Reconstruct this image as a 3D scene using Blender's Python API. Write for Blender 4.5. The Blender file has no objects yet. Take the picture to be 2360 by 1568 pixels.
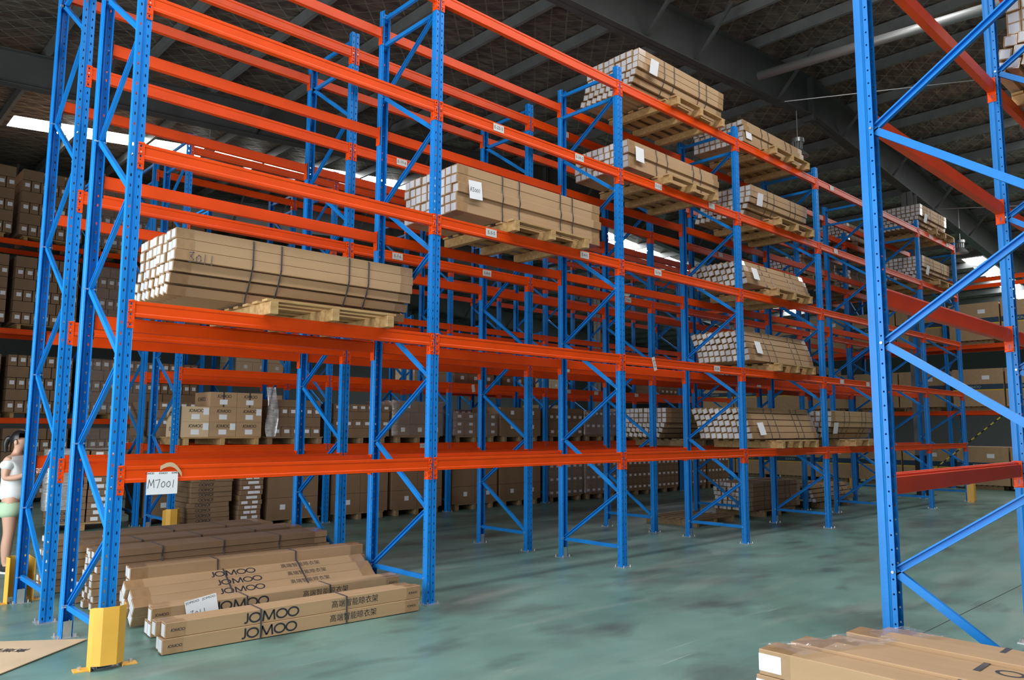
import bpy, bmesh, math, random
from mathutils import Vector, Matrix, Euler
random.seed(7)
S = bpy.context.scene
COL = S.collection
PI = math.pi

# ------------------------------------------------------------------ camera
cam = bpy.data.cameras.new('camera'); camo = bpy.data.objects.new('camera', cam); COL.objects.link(camo)
cam.sensor_width = 36.0; cam.lens = 1770.9 / 2360 * 36.0; cam.clip_end = 300
camo.location = (-1.6672, -5.6636, 1.5687)
camo.rotation_euler = Euler((1.6856, -0.0051, -0.7563), 'XYZ')
S.camera = camo
# ------------------------------------------------------------------ world, daylight, exposure
W = bpy.data.worlds.new('world'); S.world = W; W.use_nodes = True
bg = W.node_tree.nodes['Background']; bg.inputs[0].default_value = (0.80, 0.90, 1.0, 1); bg.inputs[1].default_value = 1.2
def area_light(name, loc, rot, sx, sy, power, col=(1, 1, 1)):
    l = bpy.data.lights.new(name, 'AREA'); l.shape = 'RECTANGLE'; l.size = sx; l.size_y = sy; l.energy = power; l.color = col
    o = bpy.data.objects.new(name, l); COL.objects.link(o); o.location = loc; o.rotation_euler = rot
    return o
# daylight standing in the open loading door of the left wall
area_light('door_daylight_left', (-5.12, -.8, 2.3), (0, -PI / 2, 0), 4.4, 10.4, 800, (0.94, 0.98, 1.0))
SKY_EMIT = 18.5
vs = S.view_settings; vs.view_transform = 'Standard'; vs.look = 'None'; vs.exposure = 0.0; vs.gamma = 1.0; vs.use_curve_mapping = False

# ------------------------------------------------------------------ materials
MATS = {}
def nodes_of(m):
    m.use_nodes = True; nt = m.node_tree
    return nt, nt.nodes, nt.links, nt.nodes['Principled BSDF']
def mat(name, col, rough=0.5, metal=0.0, var=0.0, scale=6.0, stretch=(1, 1, 1), bump=0.0, bscale=40.0, coat=0.0, emit=0.0, spec=0.5, col2=None):
    if name in MATS: return MATS[name]
    m = bpy.data.materials.new(name); nt, N, L, P = nodes_of(m)
    P.inputs['Base Color'].default_value = (*col, 1); P.inputs['Roughness'].default_value = rough
    P.inputs['Metallic'].default_value = metal; P.inputs['Coat Weight'].default_value = coat
    P.inputs['Specular IOR Level'].default_value = spec
    tc = N.new('ShaderNodeTexCoord'); mp = N.new('ShaderNodeMapping'); mp.inputs['Scale'].default_value = stretch
    L.new(tc.outputs['Object'], mp.inputs['Vector'])
    if var > 0 or col2:
        no = N.new('ShaderNodeTexNoise'); no.inputs['Scale'].default_value = scale; no.inputs['Detail'].default_value = 4
        L.new(mp.outputs[0], no.inputs['Vector'])
        r = N.new('ShaderNodeValToRGB'); c2 = col2 or tuple(max(0, c * (1 - var)) for c in col)
        c1 = col if col2 else tuple(min(1, c * (1 + var)) for c in col)
        r.color_ramp.elements[0].color = (*c2, 1); r.color_ramp.elements[1].color = (*c1, 1)
        r.color_ramp.elements[0].position = .3; r.color_ramp.elements[1].position = .7
        L.new(no.outputs['Fac'], r.inputs[0]); L.new(r.outputs[0], P.inputs['Base Color'])
    if bump > 0:
        nb = N.new('ShaderNodeTexNoise'); nb.inputs['Scale'].default_value = bscale; nb.inputs['Detail'].default_value = 3
        L.new(mp.outputs[0], nb.inputs['Vector'])
        b = N.new('ShaderNodeBump'); b.inputs['Strength'].default_value = bump; b.inputs['Distance'].default_value = .02
        L.new(nb.outputs['Fac'], b.inputs['Height']); L.new(b.outputs[0], P.inputs['Normal'])
    if emit > 0:
        P.inputs['Emission Color'].default_value = (*col, 1); P.inputs['Emission Strength'].default_value = emit
    MATS[name] = m
    return m
blue = mat('blue_paint', (0.006, 0.200, 0.610), .40, var=.10, scale=3, spec=.32, bump=.04, bscale=60)
orange = mat('orange_paint', (0.76, 0.066, 0.003), .38, var=.08, scale=3, spec=.25, bump=.03, bscale=30)
yellow = mat('yellow_paint', (0.80, 0.43, 0.06), .45, var=.06, scale=5)
steel = mat('galvanised_steel', (0.62, 0.63, 0.62), .35, metal=.8, var=.1, scale=20)
beamgrey = mat('grey_steel_paint', (0.085, 0.09, 0.086), .5, var=.15, scale=2)
purlgrey = mat('purlin_galvanised', (0.20, 0.21, 0.205), .45, metal=.3, var=.15, scale=3)
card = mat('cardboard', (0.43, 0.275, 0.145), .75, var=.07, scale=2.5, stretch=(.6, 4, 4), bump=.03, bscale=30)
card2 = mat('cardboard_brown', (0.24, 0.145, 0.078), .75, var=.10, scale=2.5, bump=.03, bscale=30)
card3 = mat('cardboard_pale', (0.60, 0.44, 0.27), .75, var=.06, scale=3)
tape = mat('packing_tape', (0.36, 0.22, 0.11), .28, var=.1, scale=20, coat=.3)
paper = mat('white_paper', (0.80, 0.81, 0.83), .6, var=.02, scale=10)
ink = mat('black_ink', (0.025, 0.025, 0.03), .6)
pen = mat('pen_line', (0.10, 0.10, 0.12), .6)
strapm = mat('strap_plastic', (0.055, 0.062, 0.07), .35, var=.2, scale=60)
wood = mat('pallet_wood', (0.50, 0.33, 0.14), .7, col2=(0.36, 0.20, 0.07), scale=3, stretch=(2, 9, 9), bump=.15, bscale=25)
woodd = mat('pallet_wood_worn', (0.33, 0.23, 0.12), .8, col2=(0.22, 0.14, 0.07), scale=3, stretch=(2, 9, 9), bump=.15, bscale=25)
labelm = mat('label_plate', (0.62, 0.62, 0.60), .5)
bandm = mat('navy_print', (0.012, 0.045, 0.085), .6)
yelprint = mat('yellow_print', (0.62, 0.42, 0.03), .6)
lampm = mat('lamp_aluminium', (0.50, 0.51, 0.50), .35, metal=.7, var=.05)
lampin = mat('lamp_reflector', (0.55, 0.53, 0.50), .3, metal=.6)
black = mat('black_rubber', (0.015, 0.015, 0.018), .6)
wallm = mat('wall_sheet', (0.14, 0.15, 0.15), .6, var=.05)
def label_mat():                                    # printed end label: white paper with rows of small grey print
    m = bpy.data.materials.new('printed_label'); nt, N, L, P = nodes_of(m)
    tc = N.new('ShaderNodeTexCoord'); mp = N.new('ShaderNodeMapping'); mp.inputs['Scale'].default_value = (1, 260, 420)
    no = N.new('ShaderNodeTexNoise'); no.inputs['Scale'].default_value = 1; no.inputs['Detail'].default_value = 2
    L.new(tc.outputs['Object'], mp.inputs[0]); L.new(mp.outputs[0], no.inputs['Vector'])
    r = N.new('ShaderNodeValToRGB'); r.color_ramp.elements[0].position = .38; r.color_ramp.elements[1].position = .55
    r.color_ramp.elements[0].color = (.48, .48, .50, 1); r.color_ramp.elements[1].color = (.74, .75, .77, 1)
    L.new(no.outputs['Fac'], r.inputs[0]); L.new(r.outputs[0], P.inputs['Base Color']); P.inputs['Roughness'].default_value = .55
    return m
endlab = label_mat()
def floor_mat():
    m = bpy.data.materials.new('epoxy_floor'); nt, N, L, P = nodes_of(m)
    tc = N.new('ShaderNodeTexCoord')
    def noise(sc, detail, st, dist=0):
        mp = N.new('ShaderNodeMapping'); mp.inputs['Scale'].default_value = st; L.new(tc.outputs['Object'], mp.inputs[0])
        n = N.new('ShaderNodeTexNoise'); n.inputs['Scale'].default_value = sc; n.inputs['Detail'].default_value = detail; n.inputs['Distortion'].default_value = dist
        L.new(mp.outputs[0], n.inputs['Vector']); return n
    def ramp(n, p0, p1, c0, c1):
        r = N.new('ShaderNodeValToRGB'); r.color_ramp.elements[0].position = p0; r.color_ramp.elements[1].position = p1
        r.color_ramp.elements[0].color = (*c0, 1); r.color_ramp.elements[1].color = (*c1, 1); L.new(n.outputs['Fac'], r.inputs[0]); return r
    def mix(f, a, b):
        x = N.new('ShaderNodeMix'); x.data_type = 'RGBA'; L.new(f, x.inputs['Factor'])
        for s, v in ((6, a), (7, b)):
            if isinstance(v, tuple): x.inputs[s].default_value = (*v, 1)
            else: L.new(v, x.inputs[s])
        return x.outputs[2]
    base = ramp(noise(.9, 5, (1, 1, 1)), .35, .68, (0.110, 0.222, 0.186), (0.168, 0.292, 0.252))
    dirt = ramp(noise(.5, 7, (1, 1.6, 1), .6), .52, .72, (0, 0, 0), (.75, .75, .75))
    c = mix(dirt.outputs[0], base.outputs[0], (0.085, 0.098, 0.088))
    smud = ramp(noise(1.5, 10, (.8, 1.5, 1), .25), .54, .76, (0, 0, 0), (.80, .80, .80))
    c = mix(smud.outputs[0], c, (0.055, 0.066, 0.062))
    dust = ramp(noise(.9, 9, (.5, 2.5, 1), .5), .56, .80, (0, 0, 0), (.5, .5, .5))
    c = mix(dust.outputs[0], c, (0.34, 0.37, 0.33))
    scr = ramp(noise(5, 10, (.25, 7, 1), .8), .68, .73, (0, 0, 0), (.4, .4, .4))
    c = mix(scr.outputs[0], c, (0.42, 0.45, 0.41))
    L.new(c, P.inputs['Base Color'])
    rr = ramp(noise(1.8, 5, (.6, 2, 1)), .3, .7, (.30, .30, .30), (.52, .52, .52)); L.new(rr.outputs[0], P.inputs['Roughness'])
    P.inputs['Specular IOR Level'].default_value = .45
    return m
def foil_mat():                                     # foil faced insulation held up by a diagonal wire net
    m = bpy.data.materials.new('foil_insulation'); nt, N, L, P = nodes_of(m)
    tc = N.new('ShaderNodeTexCoord')
    mp = N.new('ShaderNodeMapping'); mp.inputs['Scale'].default_value = (.9, 3.2, 1); mp.inputs['Rotation'].default_value = (0, 0, .5); L.new(tc.outputs['Object'], mp.inputs[0])
    n = N.new('ShaderNodeTexNoise'); n.inputs['Scale'].default_value = 2.2; n.inputs['Detail'].default_value = 6; n.inputs['Distortion'].default_value = .6; L.new(mp.outputs[0], n.inputs['Vector'])
    r = N.new('ShaderNodeValToRGB'); r.color_ramp.elements[0].color = (.115, .090, .080, 1); r.color_ramp.elements[1].color = (.36, .285, .225, 1)
    r.color_ramp.elements[0].position = .35; r.color_ramp.elements[1].position = .75; L.new(n.outputs['Fac'], r.inputs[0])
    fac = None
    for ang in (.78, -.78):
        m2 = N.new('ShaderNodeMapping'); m2.inputs['Rotation'].default_value = (0, 0, ang); L.new(tc.outputs['Object'], m2.inputs[0])
        w = N.new('ShaderNodeTexWave'); w.wave_type = 'BANDS'; w.bands_direction = 'X'; w.inputs['Scale'].default_value = 1.15; w.inputs['Distortion'].default_value = .25; L.new(m2.outputs[0], w.inputs['Vector'])
        g = N.new('ShaderNodeMath'); g.operation = 'GREATER_THAN'; g.inputs[1].default_value = .985; L.new(w.outputs['Fac'], g.inputs[0])
        if fac is None: fac = g
        else:
            a = N.new('ShaderNodeMath'); a.operation = 'MAXIMUM'; L.new(fac.outputs[0], a.inputs[0]); L.new(g.outputs[0], a.inputs[1]); fac = a
    x = N.new('ShaderNodeMix'); x.data_type = 'RGBA'; L.new(fac.outputs[0], x.inputs['Factor']); L.new(r.outputs[0], x.inputs[6]); x.inputs[7].default_value = (.36, .34, .28, 1)
    L.new(x.outputs[2], P.inputs['Base Color']); P.inputs['Metallic'].default_value = .55; P.inputs['Roughness'].default_value = .38
    b = N.new('ShaderNodeBump'); b.inputs['Strength'].default_value = .9; b.inputs['Distance'].default_value = .06; L.new(n.outputs['Fac'], b.inputs['Height']); L.new(b.outputs[0], P.inputs['Normal'])
    return m
def film_mat(name, dens, bst=1.0, dif=.3):
    m = bpy.data.materials.new(name); nt, N, L, P = nodes_of(m)
    tc = N.new('ShaderNodeTexCoord'); mp = N.new('ShaderNodeMapping'); mp.inputs['Scale'].default_value = (2, 2, 9); L.new(tc.outputs['Object'], mp.inputs[0])
    n = N.new('ShaderNodeTexNoise'); n.inputs['Scale'].default_value = 3; n.inputs['Detail'].default_value = 5; n.inputs['Distortion'].default_value = 1.2; L.new(mp.outputs[0], n.inputs['Vector'])
    b = N.new('ShaderNodeBump'); b.inputs['Strength'].default_value = bst; b.inputs['Distance'].default_value = .03; L.new(n.outputs['Fac'], b.inputs['Height'])
    g = N.new('ShaderNodeBsdfGlossy'); g.inputs['Roughness'].default_value = .18; g.inputs['Color'].default_value = (.9, .9, .92, 1); L.new(b.outputs[0], g.inputs['Normal'])
    d = N.new('ShaderNodeBsdfDiffuse'); d.inputs['Color'].default_value = (.7, .7, .7, 1)
    gd = N.new('ShaderNodeMixShader'); gd.inputs[0].default_value = dif; L.new(g.outputs[0], gd.inputs[1]); L.new(d.outputs[0], gd.inputs[2])
    t = N.new('ShaderNodeBsdfTransparent'); r = N.new('ShaderNodeMapRange'); r.inputs[1].default_value = .3; r.inputs[2].default_value = .75; r.inputs[3].default_value = dens * .35; r.inputs[4].default_value = dens; L.new(n.outputs['Fac'], r.inputs[0])
    mx = N.new('ShaderNodeMixShader'); L.new(r.outputs[0], mx.inputs[0]); L.new(t.outputs[0], mx.inputs[1]); L.new(gd.outputs[0], mx.inputs[2])
    L.new(mx.outputs[0], N['Material Output'].inputs['Surface'])
    return m
film = film_mat('stretch_film', .34); filmw = film_mat('stretch_film_dense', .95, .25, .75)
floorm = floor_mat(); foil = foil_mat()
skym = mat('skylight_panel', (0.98, 0.99, 1.0), .4, emit=SKY_EMIT)

# ------------------------------------------------------------------ mesh helpers
class MB:
    def __init__(s): s.v = []; s.f = []; s.m = []
    def quad(s, pts, mi=0):
        i = len(s.v); s.v += [tuple(p) for p in pts]; s.f.append(tuple(range(i, i + len(pts)))); s.m.append(mi)
    def box(s, x0, x1, y0, y1, z0, z1, mi=0, M=None):
        P = [Vector((x, y, z)) for z in (z0, z1) for y in (y0, y1) for x in (x0, x1)]
        if M is not None: P = [M @ p for p in P]
        i = len(s.v); s.v += [tuple(p) for p in P]
        for f in ((0, 2, 3, 1), (4, 5, 7, 6), (0, 1, 5, 4), (2, 6, 7, 3), (0, 4, 6, 2), (1, 3, 7, 5)):
            s.f.append(tuple(i + k for k in f)); s.m.append(mi)
        return s
    def prism(s, prof, axis, a, b, mi=0, M=None):   # closed 2D profile swept along an axis; profile in the other two axes (cyclic order)
        n = len(prof); i = len(s.v)
        for t in (a, b):
            for (p, q) in prof:
                c = {'x': (t, p, q), 'y': (p, t, q), 'z': (p, q, t)}[axis]
                c = Vector(c); c = M @ c if M is not None else c
                s.v.append(tuple(c))
        for k in range(n):
            s.f.append((i + k, i + (k + 1) % n, i + n + (k + 1) % n, i + n + k)); s.m.append(mi)
        s.f.append(tuple(i + k for k in reversed(range(n)))); s.m.append(mi)
        s.f.append(tuple(i + n + k for k in range(n))); s.m.append(mi)
        return s
    def tube(s, p, q, r, n=8, mi=0, r2=None):
        p, q = Vector(p), Vector(q); d = (q - p).normalized(); a = d.orthogonal().normalized(); b = d.cross(a); r2 = r if r2 is None else r2
        i = len(s.v)
        for c, rr in ((p, r), (q, r2)):
            for k in range(n):
                t = 2 * PI * k / n; s.v.append(tuple(c + rr * (math.cos(t) * a + math.sin(t) * b)))
        for k in range(n): s.f.append((i + k, i + (k + 1) % n, i + n + (k + 1) % n, i + n + k)); s.m.append(mi)
        s.f.append(tuple(i + k for k in reversed(range(n)))); s.m.append(mi); s.f.append(tuple(i + n + k for k in range(n))); s.m.append(mi)
        return s
    def lathe(s, prof, n=24, mi=0, c=(0, 0)):
        i = len(s.v); m = len(prof)
        for k in range(n):
            t = 2 * PI * k / n
            for r, z in prof: s.v.append((c[0] + r * math.cos(t), c[1] + r * math.sin(t), z))
        for k in range(n):
            for j in range(m - 1):
                a = i + k * m + j; b = i + ((k + 1) % n) * m + j
                s.f.append((a, b, b + 1, a + 1)); s.m.append(mi)
        return s
    def mesh(s, name, mats, bevel=0, smooth=False, fix=True):
        me = bpy.data.meshes.new(name); me.from_pydata(s.v, [], s.f)
        for m in mats: me.materials.append(m)
        for p, k in zip(me.polygons, s.m): p.material_index = k
        if fix or bevel:
            bm = bmesh.new(); bm.from_mesh(me)
            if fix:
                bmesh.ops.remove_doubles(bm, verts=bm.verts, dist=1e-5); bmesh.ops.recalc_face_normals(bm, faces=bm.faces)
            if bevel: bmesh.ops.bevel(bm, geom=[e for e in bm.edges if len(e.link_faces) == 2 and e.calc_face_angle(0) > .5], offset=bevel, segments=1, affect='EDGES')
            bm.to_mesh(me); bm.free()
        if smooth:
            for p in me.polygons: p.use_smooth = True
        return me
def obj(name, me, parent=None, loc=(0, 0, 0), rot=(0, 0, 0), sc=None):
    o = bpy.data.objects.new(name, me); COL.objects.link(o); o.location = loc; o.rotation_euler = rot
    if sc: o.scale = sc
    if parent: o.parent = parent
    return o
def tag(o, label, cat, group=None):
    o['label'] = label; o['category'] = cat
    if group: o['group'] = group
    return o
def thing(name, label, cat, loc=(0, 0, 0), rz=0, group=None):
    return tag(obj(name, None, None, loc, (0, 0, rz)), label, cat, group)
def struct(name, me, loc=(0, 0, 0)):
    o = obj(name, me, None, loc); o['kind'] = 'structure'; return o
NUM = ['one', 'two', 'three', 'four', 'five', 'six', 'seven', 'eight']
ORD = ['first', 'second', 'third', 'fourth', 'fifth', 'sixth', 'seventh', 'eighth', 'ninth']
# --- printed lettering as thin mesh
TXT = {}
def text_mesh(s, size, m, sx=1.0, bold=0.0, key=None):
    k = (s, size, m.name, sx, bold)
    if k in TXT: return TXT[k]
    c = bpy.data.curves.new('lettering', 'FONT'); c.body = s; c.size = size; c.align_x = 'CENTER'; c.align_y = 'CENTER'; c.offset = bold; c.resolution_u = 3; c.extrude = .0003
    o = bpy.data.objects.new('tmp', c); COL.objects.link(o)
    dg = bpy.context.evaluated_depsgraph_get(); dg.update()
    me = bpy.data.meshes.new_from_object(o.evaluated_get(dg)); bpy.data.objects.remove(o); bpy.data.curves.remove(c)
    for v in me.vertices: v.co.x *= sx
    me.materials.clear(); me.materials.append(m); me.name = 'lettering'
    TXT[k] = me
    return me
STROKES = {'M': [[(0, 0), (.12, 1), (.35, .3), (.62, 1), (.72, .05)]], '7': [[(0, .9), (.5, 1), (.25, 0)]], '0': [[(.3, .75), (.08, .5), (.1, .15), (.32, .05), (.5, .3), (.45, .65), (.3, .75)]],
           '1': [[(.25, .85), (.2, .0)]], 'A': [[(0, 0), (.25, 1), (.45, .1)], [(.05, .4), (.42, .45)]], '3': [[(.05, .9), (.45, .95), (.2, .55), (.45, .3), (.3, .02), (0, .08)]]}
def scribble(s, h, m, w=.006):
    b = MB(); x = 0
    for ch in s:
        for st in STROKES[ch]:
            for (p, q) in zip(st, st[1:]):
                p = Vector((x + p[0] * h, p[1] * h, 0)); q = Vector((x + q[0] * h, q[1] * h, 0)); d = (q - p).normalized(); n = Vector((-d.y, d.x, 0)) * w / 2
                b.quad([p - n - d * w / 2, q - n + d * w / 2, q + n + d * w / 2, p + n - d * w / 2])
        x += (.85 if ch in 'M' else .62) * h
    return b.mesh('handwriting', [m], fix=False)
def logo_mesh(h, m=None, sw=.17, sx=1.0):              # the five printed letters as broad strokes, centred
    m = m or ink; k = ('logo', h, m.name, sx)
    if k in TXT: return TXT[k]
    b = MB(); w = sw * h
    def stroke(P, closed=False):
        P = [Vector((p[0] * h, p[1] * h, 0)) for p in P]; n = len(P); Lf, Rt = [], []
        for i in range(n):
            a = P[i - 1] if (i > 0 or closed) else None; c = P[(i + 1) % n] if (i < n - 1 or closed) else None
            d0 = (P[i] - a).normalized() if a is not None else None; d1 = (c - P[i]).normalized() if c is not None else None
            d0 = d0 or d1; d1 = d1 or d0; t = (d0 + d1).normalized() if (d0 + d1).length > .2 else d0
            nn = Vector((-t.y, t.x, 0)); q = max(.45, nn.dot(Vector((-d0.y, d0.x, 0)))); Lf.append(P[i] + nn * w / 2 / q); Rt.append(P[i] - nn * w / 2 / q)
        for i in range(n if closed else n - 1):
            j = (i + 1) % n; b.quad([Rt[i], Rt[j], Lf[j], Lf[i]])
    def ring(cx, rx): stroke([(cx + rx * math.cos(t * PI / 12), .42 * math.sin(t * PI / 12)) for t in range(24)], True)
    stroke([(-1.95, .5), (-1.95, -.12)] + [(-2.12 + .17 * math.cos(t), -.18 - .24 * math.sin(t)) for t in (0, .6, 1.2, 1.8, 2.3)])
    ring(-1.30, .47); stroke([(-.60, -.5), (-.50, .5)]); stroke([(-.50, .46), (-.08, -.42)]); stroke([(-.08, -.42), (.34, .46)]); stroke([(.34, .5), (.44, -.5)])
    ring(1.08, .47); ring(2.14, .47)
    me = b.mesh('lettering', [m], fix=False)
    for v in me.vertices: v.co.x *= sx
    TXT[k] = me; return me
FRONT = (PI / 2, 0, 0)                              # text turned to face -y

# ================================================================== building shell
RX, RZ, RS = 13.3, 8.87, 0.085                      # ridge x, rafter top at ridge, slope
X0, X1, Y0, Y1 = -5.3, 46.0, -12.8, 30.0
def ztop(x): return RZ - RS * abs(x - RX)
def zroof(x): return ztop(x) + .23
b = MB(); b.box(X0 - .2, X1 + .2, Y0 - .2, Y1 + .2, -.15, 0); flo = struct('floor', b.mesh('floor', [floorm]))
b = MB()                                            # saw-cut joints in the slab
jm = mat('joint_filler', (0.035, 0.04, 0.04), .8)
for k, (p, q) in enumerate((((1.2, -5.2), (18.0, -2.4)), ((-3.0, -1.2), (2.6, -5.2)))): pass
for x in (14.9, 20.9):
    j = MB(); j.box(-.004, .004, Y0, Y1, 0, .0012); obj('floor_joint', j.mesh('floor_joint', [jm]), flo, (x + 2.4, 0, 0))
for y in (-3.35, 3.9):
    j = MB(); j.box(X0, X1, -.004, .004, 0, .0012); obj('floor_joint', j.mesh('floor_joint', [jm]), flo, (0, y, 0))
ceil_b = MB()
SKY = [(1.35, 12.3, 12.9, 13.75), (17.5, 34.0, 11.6, 12.4), (-4.5, 10.6, -2.75, -1.9), (16.6, 40.0, -2.75, -1.9), (29.0, 40.0, 2.4, 3.1), (22.0, 36.0, 17.2, 18.0), (-4.5, 10.0, -10.6, -9.9)]
ys = sorted({Y0, Y1} | {s[2] for s in SKY} | {s[3] for s in SKY}); xs_ = sorted({X0, RX, X1} | {s[0] for s in SKY} | {s[1] for s in SKY})
for a, c in zip(xs_, xs_[1:]):
    for d, e in zip(ys, ys[1:]):
        mx, my = (a + c) / 2, (d + e) / 2
        if any(s[0] < mx < s[1] and s[2] < my < s[3] for s in SKY): continue
        ceil_b.quad([(a, d, zroof(a)), (c, d, zroof(c)), (c, e, zroof(c)), (a, e, zroof(a))])
        ceil_b.quad([(a, d, zroof(a) + .06), (a, e, zroof(a) + .06), (c, e, zroof(c) + .06), (c, d, zroof(c) + .06)])
ceil = struct('ceiling', ceil_b.mesh('ceiling', [foil], fix=False))
for n, (a, c, d, e) in enumerate(SKY):
    w = struct('window_%d' % (n + 1), MB().box(-.02, .02, d, e, .07, .10).mesh('skylight_frame', [purlgrey]), (a, 0, zroof(a)))
    npan = max(1, round((c - a) / 1.5))
    for k in range(npan):
        p0 = a + (c - a) * k / npan; p1 = a + (c - a) * (k + 1) / npan; bb = MB()
        if p0 < RX < p1: p1 = RX
        bb.quad([(p0 - a, d, zroof(p0) - zroof(a) + .03), (p1 - a - .02, d, zroof(p1) - zroof(a) + .03), (p1 - a - .02, e, zroof(p1) - zroof(a) + .03), (p0 - a, e, zroof(p0) - zroof(a) + .03)])
        obj('pane', bb.mesh('skylight_pane', [skym], fix=False), w)
pur = MB(); pur.prism([(0, 0), (.065, 0), (.065, .012), (.012, .012), (.012, .19), (.07, .19), (.07, .2), (0, .2)], 'y', Y0 + .3, Y1 - .3)
purm = pur.mesh('purlin', [purlgrey])
x = -4.6
while x < 44:
    obj('purlin', purm, ceil, (x, 0, ztop(x) + .012)); x += 1.42
def depth(x): return .56 + .026 * min(max(x, 0), 10) if x < 14 else .82
for y in (-6.6, 1.27, 8.95, 16.6, 24.3):
    b = MB(); st = [X0 + .3, -2, 2, 6, 10, RX, 17, 20, 24, 30, 36, 42]
    for a, c in zip(st, st[1:]):
        for (z0a, z1a, z0c, z1c, hw) in ((ztop(a) - depth(a), ztop(a), ztop(c) - depth(c), ztop(c), .006), (ztop(a) - .014, ztop(a), ztop(c) - .014, ztop(c), .11), (ztop(a) - depth(a), ztop(a) - depth(a) + .014, ztop(c) - depth(c), ztop(c) - depth(c) + .014, .11)):
            i = len(b.v)
            for (xx, z0, z1) in ((a, z0a, z1a), (c, z0c, z1c)):
                for (yy, zz) in ((-hw, z0), (hw, z0), (hw, z1), (-hw, z1)): b.v.append((xx, yy, zz))
            for f in ((0, 1, 5, 4), (1, 2, 6, 5), (2, 3, 7, 6), (3, 0, 4, 7)): b.f.append(tuple(i + k for k in f)); b.m.append(0)
    for xx in (RX - .03, RX + .03): b.box(xx - .012, xx + .012, -.12, .12, ztop(RX) - depth(RX) - .12, ztop(RX) + .01)
    obj('rafter', b.mesh('rafter', [beamgrey]), ceil, (0, y, 0))
    for xx in (2.0, 4.84, 7.7, 9.1, 11.95, 14.8, 17.6, 20.5, 23.3, 26.2):       # fly braces from bottom flange to purlin
        for s in (-1, 1):
            bb = MB(); bb.tube((0, 0, -depth(xx) + .03), (0, s * .75, .03), .034, 4); obj('fly_brace', bb.mesh('fly_brace', [beamgrey]), ceil, (xx, y, ztop(xx)))
# sagging tie wires of the roof bracing
for (p, q) in (((19.0, 1.27, 7.2), (17.6, -6.6, 5.6)), ((12.0, 1.27, 7.95), (15.2, -4.6, 7.9))):
    b = MB(); b.tube(p, q, .010, 6); obj('brace_wire', b.mesh('brace_wire', [steel]), ceil)
b = MB(); b.tube((10.75, 1.0, 7.98), (11.3, -3.6, 7.98), .08, 20); pipe = tag(obj('roof_pipe', b.mesh('roof_pipe', [mat('dull_pipe', (.34, .34, .33), .45, metal=.5)], smooth=True)), 'round galvanised pipe running below the roof purlins', 'pipe')
# walls
def wall(name, x0, x1, y0, y1, hole=None):
    b = MB(); H = 8.9
    if x1 - x0 > y1 - y0:
        if hole:
            b.box(x0, hole[0], y0, y1, 0, H); b.box(hole[1], x1, y0, y1, 0, H); b.box(hole[0], hole[1], y0, y1, hole[2], H)
        else: b.box(x0, x1, y0, y1, 0, H)
    else:
        if hole:
            b.box(x0, x1, y0, hole[0], 0, H); b.box(x0, x1, hole[1], y1, 0, H); b.box(x0, x1, hole[0], hole[1], hole[2], H)
        else: b.box(x0, x1, y0, y1, 0, H)
    return struct(name, b.mesh(name, [wallm]))
wall('wall_left', X0 - .15, X0, Y0, Y1, (-6.0, 4.4, 4.55)); wall('wall_right', X1, X1 + .15, Y0, Y1)
wall('wall_front', X0, X1, Y0 - .15, Y0); wall('wall_back', X0, X1, Y1, Y1 + .15)
# columns
def column(x, y, h, label):
    t = thing('steel_column', label, 'column', (x, y, 0), 0)
    b = MB(); b.box(-.16, .16, -.006, .006, .02, h); b.box(-.16, -.148, -.13, .13, .02, h); b.box(.148, .16, -.13, .13, .02, h)
    obj('shaft', b.mesh('column_shaft', [mat('column_grey', (.17, .175, .17), .5)]), t)
    b = MB(); b.box(-.22, .22, -.19, .19, 0, .02); obj('base_plate', b.mesh('column_base', [beamgrey]), t)
    b = MB(); b.prism([(-.17, -.14), (.17, -.14), (.17, .14), (-.17, .14)], 'z', .02, .95); b.prism([(-.18, -.15), (.18, -.15), (.18, .15), (-.18, .15)], 'z', .95, .97)
    obj('guard_wrap', b.mesh('column_wrap', [black]), t)
column(18.75, 1.27, ztop(18.75) - depth(18.75), 'dark grey steel column rising between the end frames of the long racks')
column(15.7, 8.95, ztop(15.7) - depth(15.7), 'dark grey steel column standing behind the far double rack')

# ================================================================== rack parts
def cell_hole(b, fx, u0, u1, v0, v1, cu, cv, hw, hh, mi=0):
    R = [(u0, v0), ((u0 + u1) / 2, v0), (u1, v0), (u1, (v0 + v1) / 2), (u1, v1), ((u0 + u1) / 2, v1), (u0, v1), (u0, (v0 + v1) / 2)]
    Hh = [(cu - hw * .6, cv - hh * .75), (cu, cv - hh), (cu + hw * .6, cv - hh * .75), (cu + hw, cv), (cu + hw * .6, cv + hh * .75), (cu, cv + hh), (cu - hw * .6, cv + hh * .75), (cu - hw, cv)]
    for k in range(8):
        j = (k + 1) % 8; b.quad([fx(*R[k]), fx(*R[j]), fx(*Hh[j]), fx(*Hh[k])], mi)
def solid(b, name, mats, th):
    me = b.mesh(name, mats, fix=False); bm = bmesh.new(); bm.from_mesh(me)
    bmesh.ops.remove_doubles(bm, verts=bm.verts, dist=1e-6)
    bmesh.ops.solidify(bm, geom=bm.faces[:], thickness=th); bmesh.ops.recalc_face_normals(bm, faces=bm.faces)
    bm.to_mesh(me); bm.free(); return me
POST = {}
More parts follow.
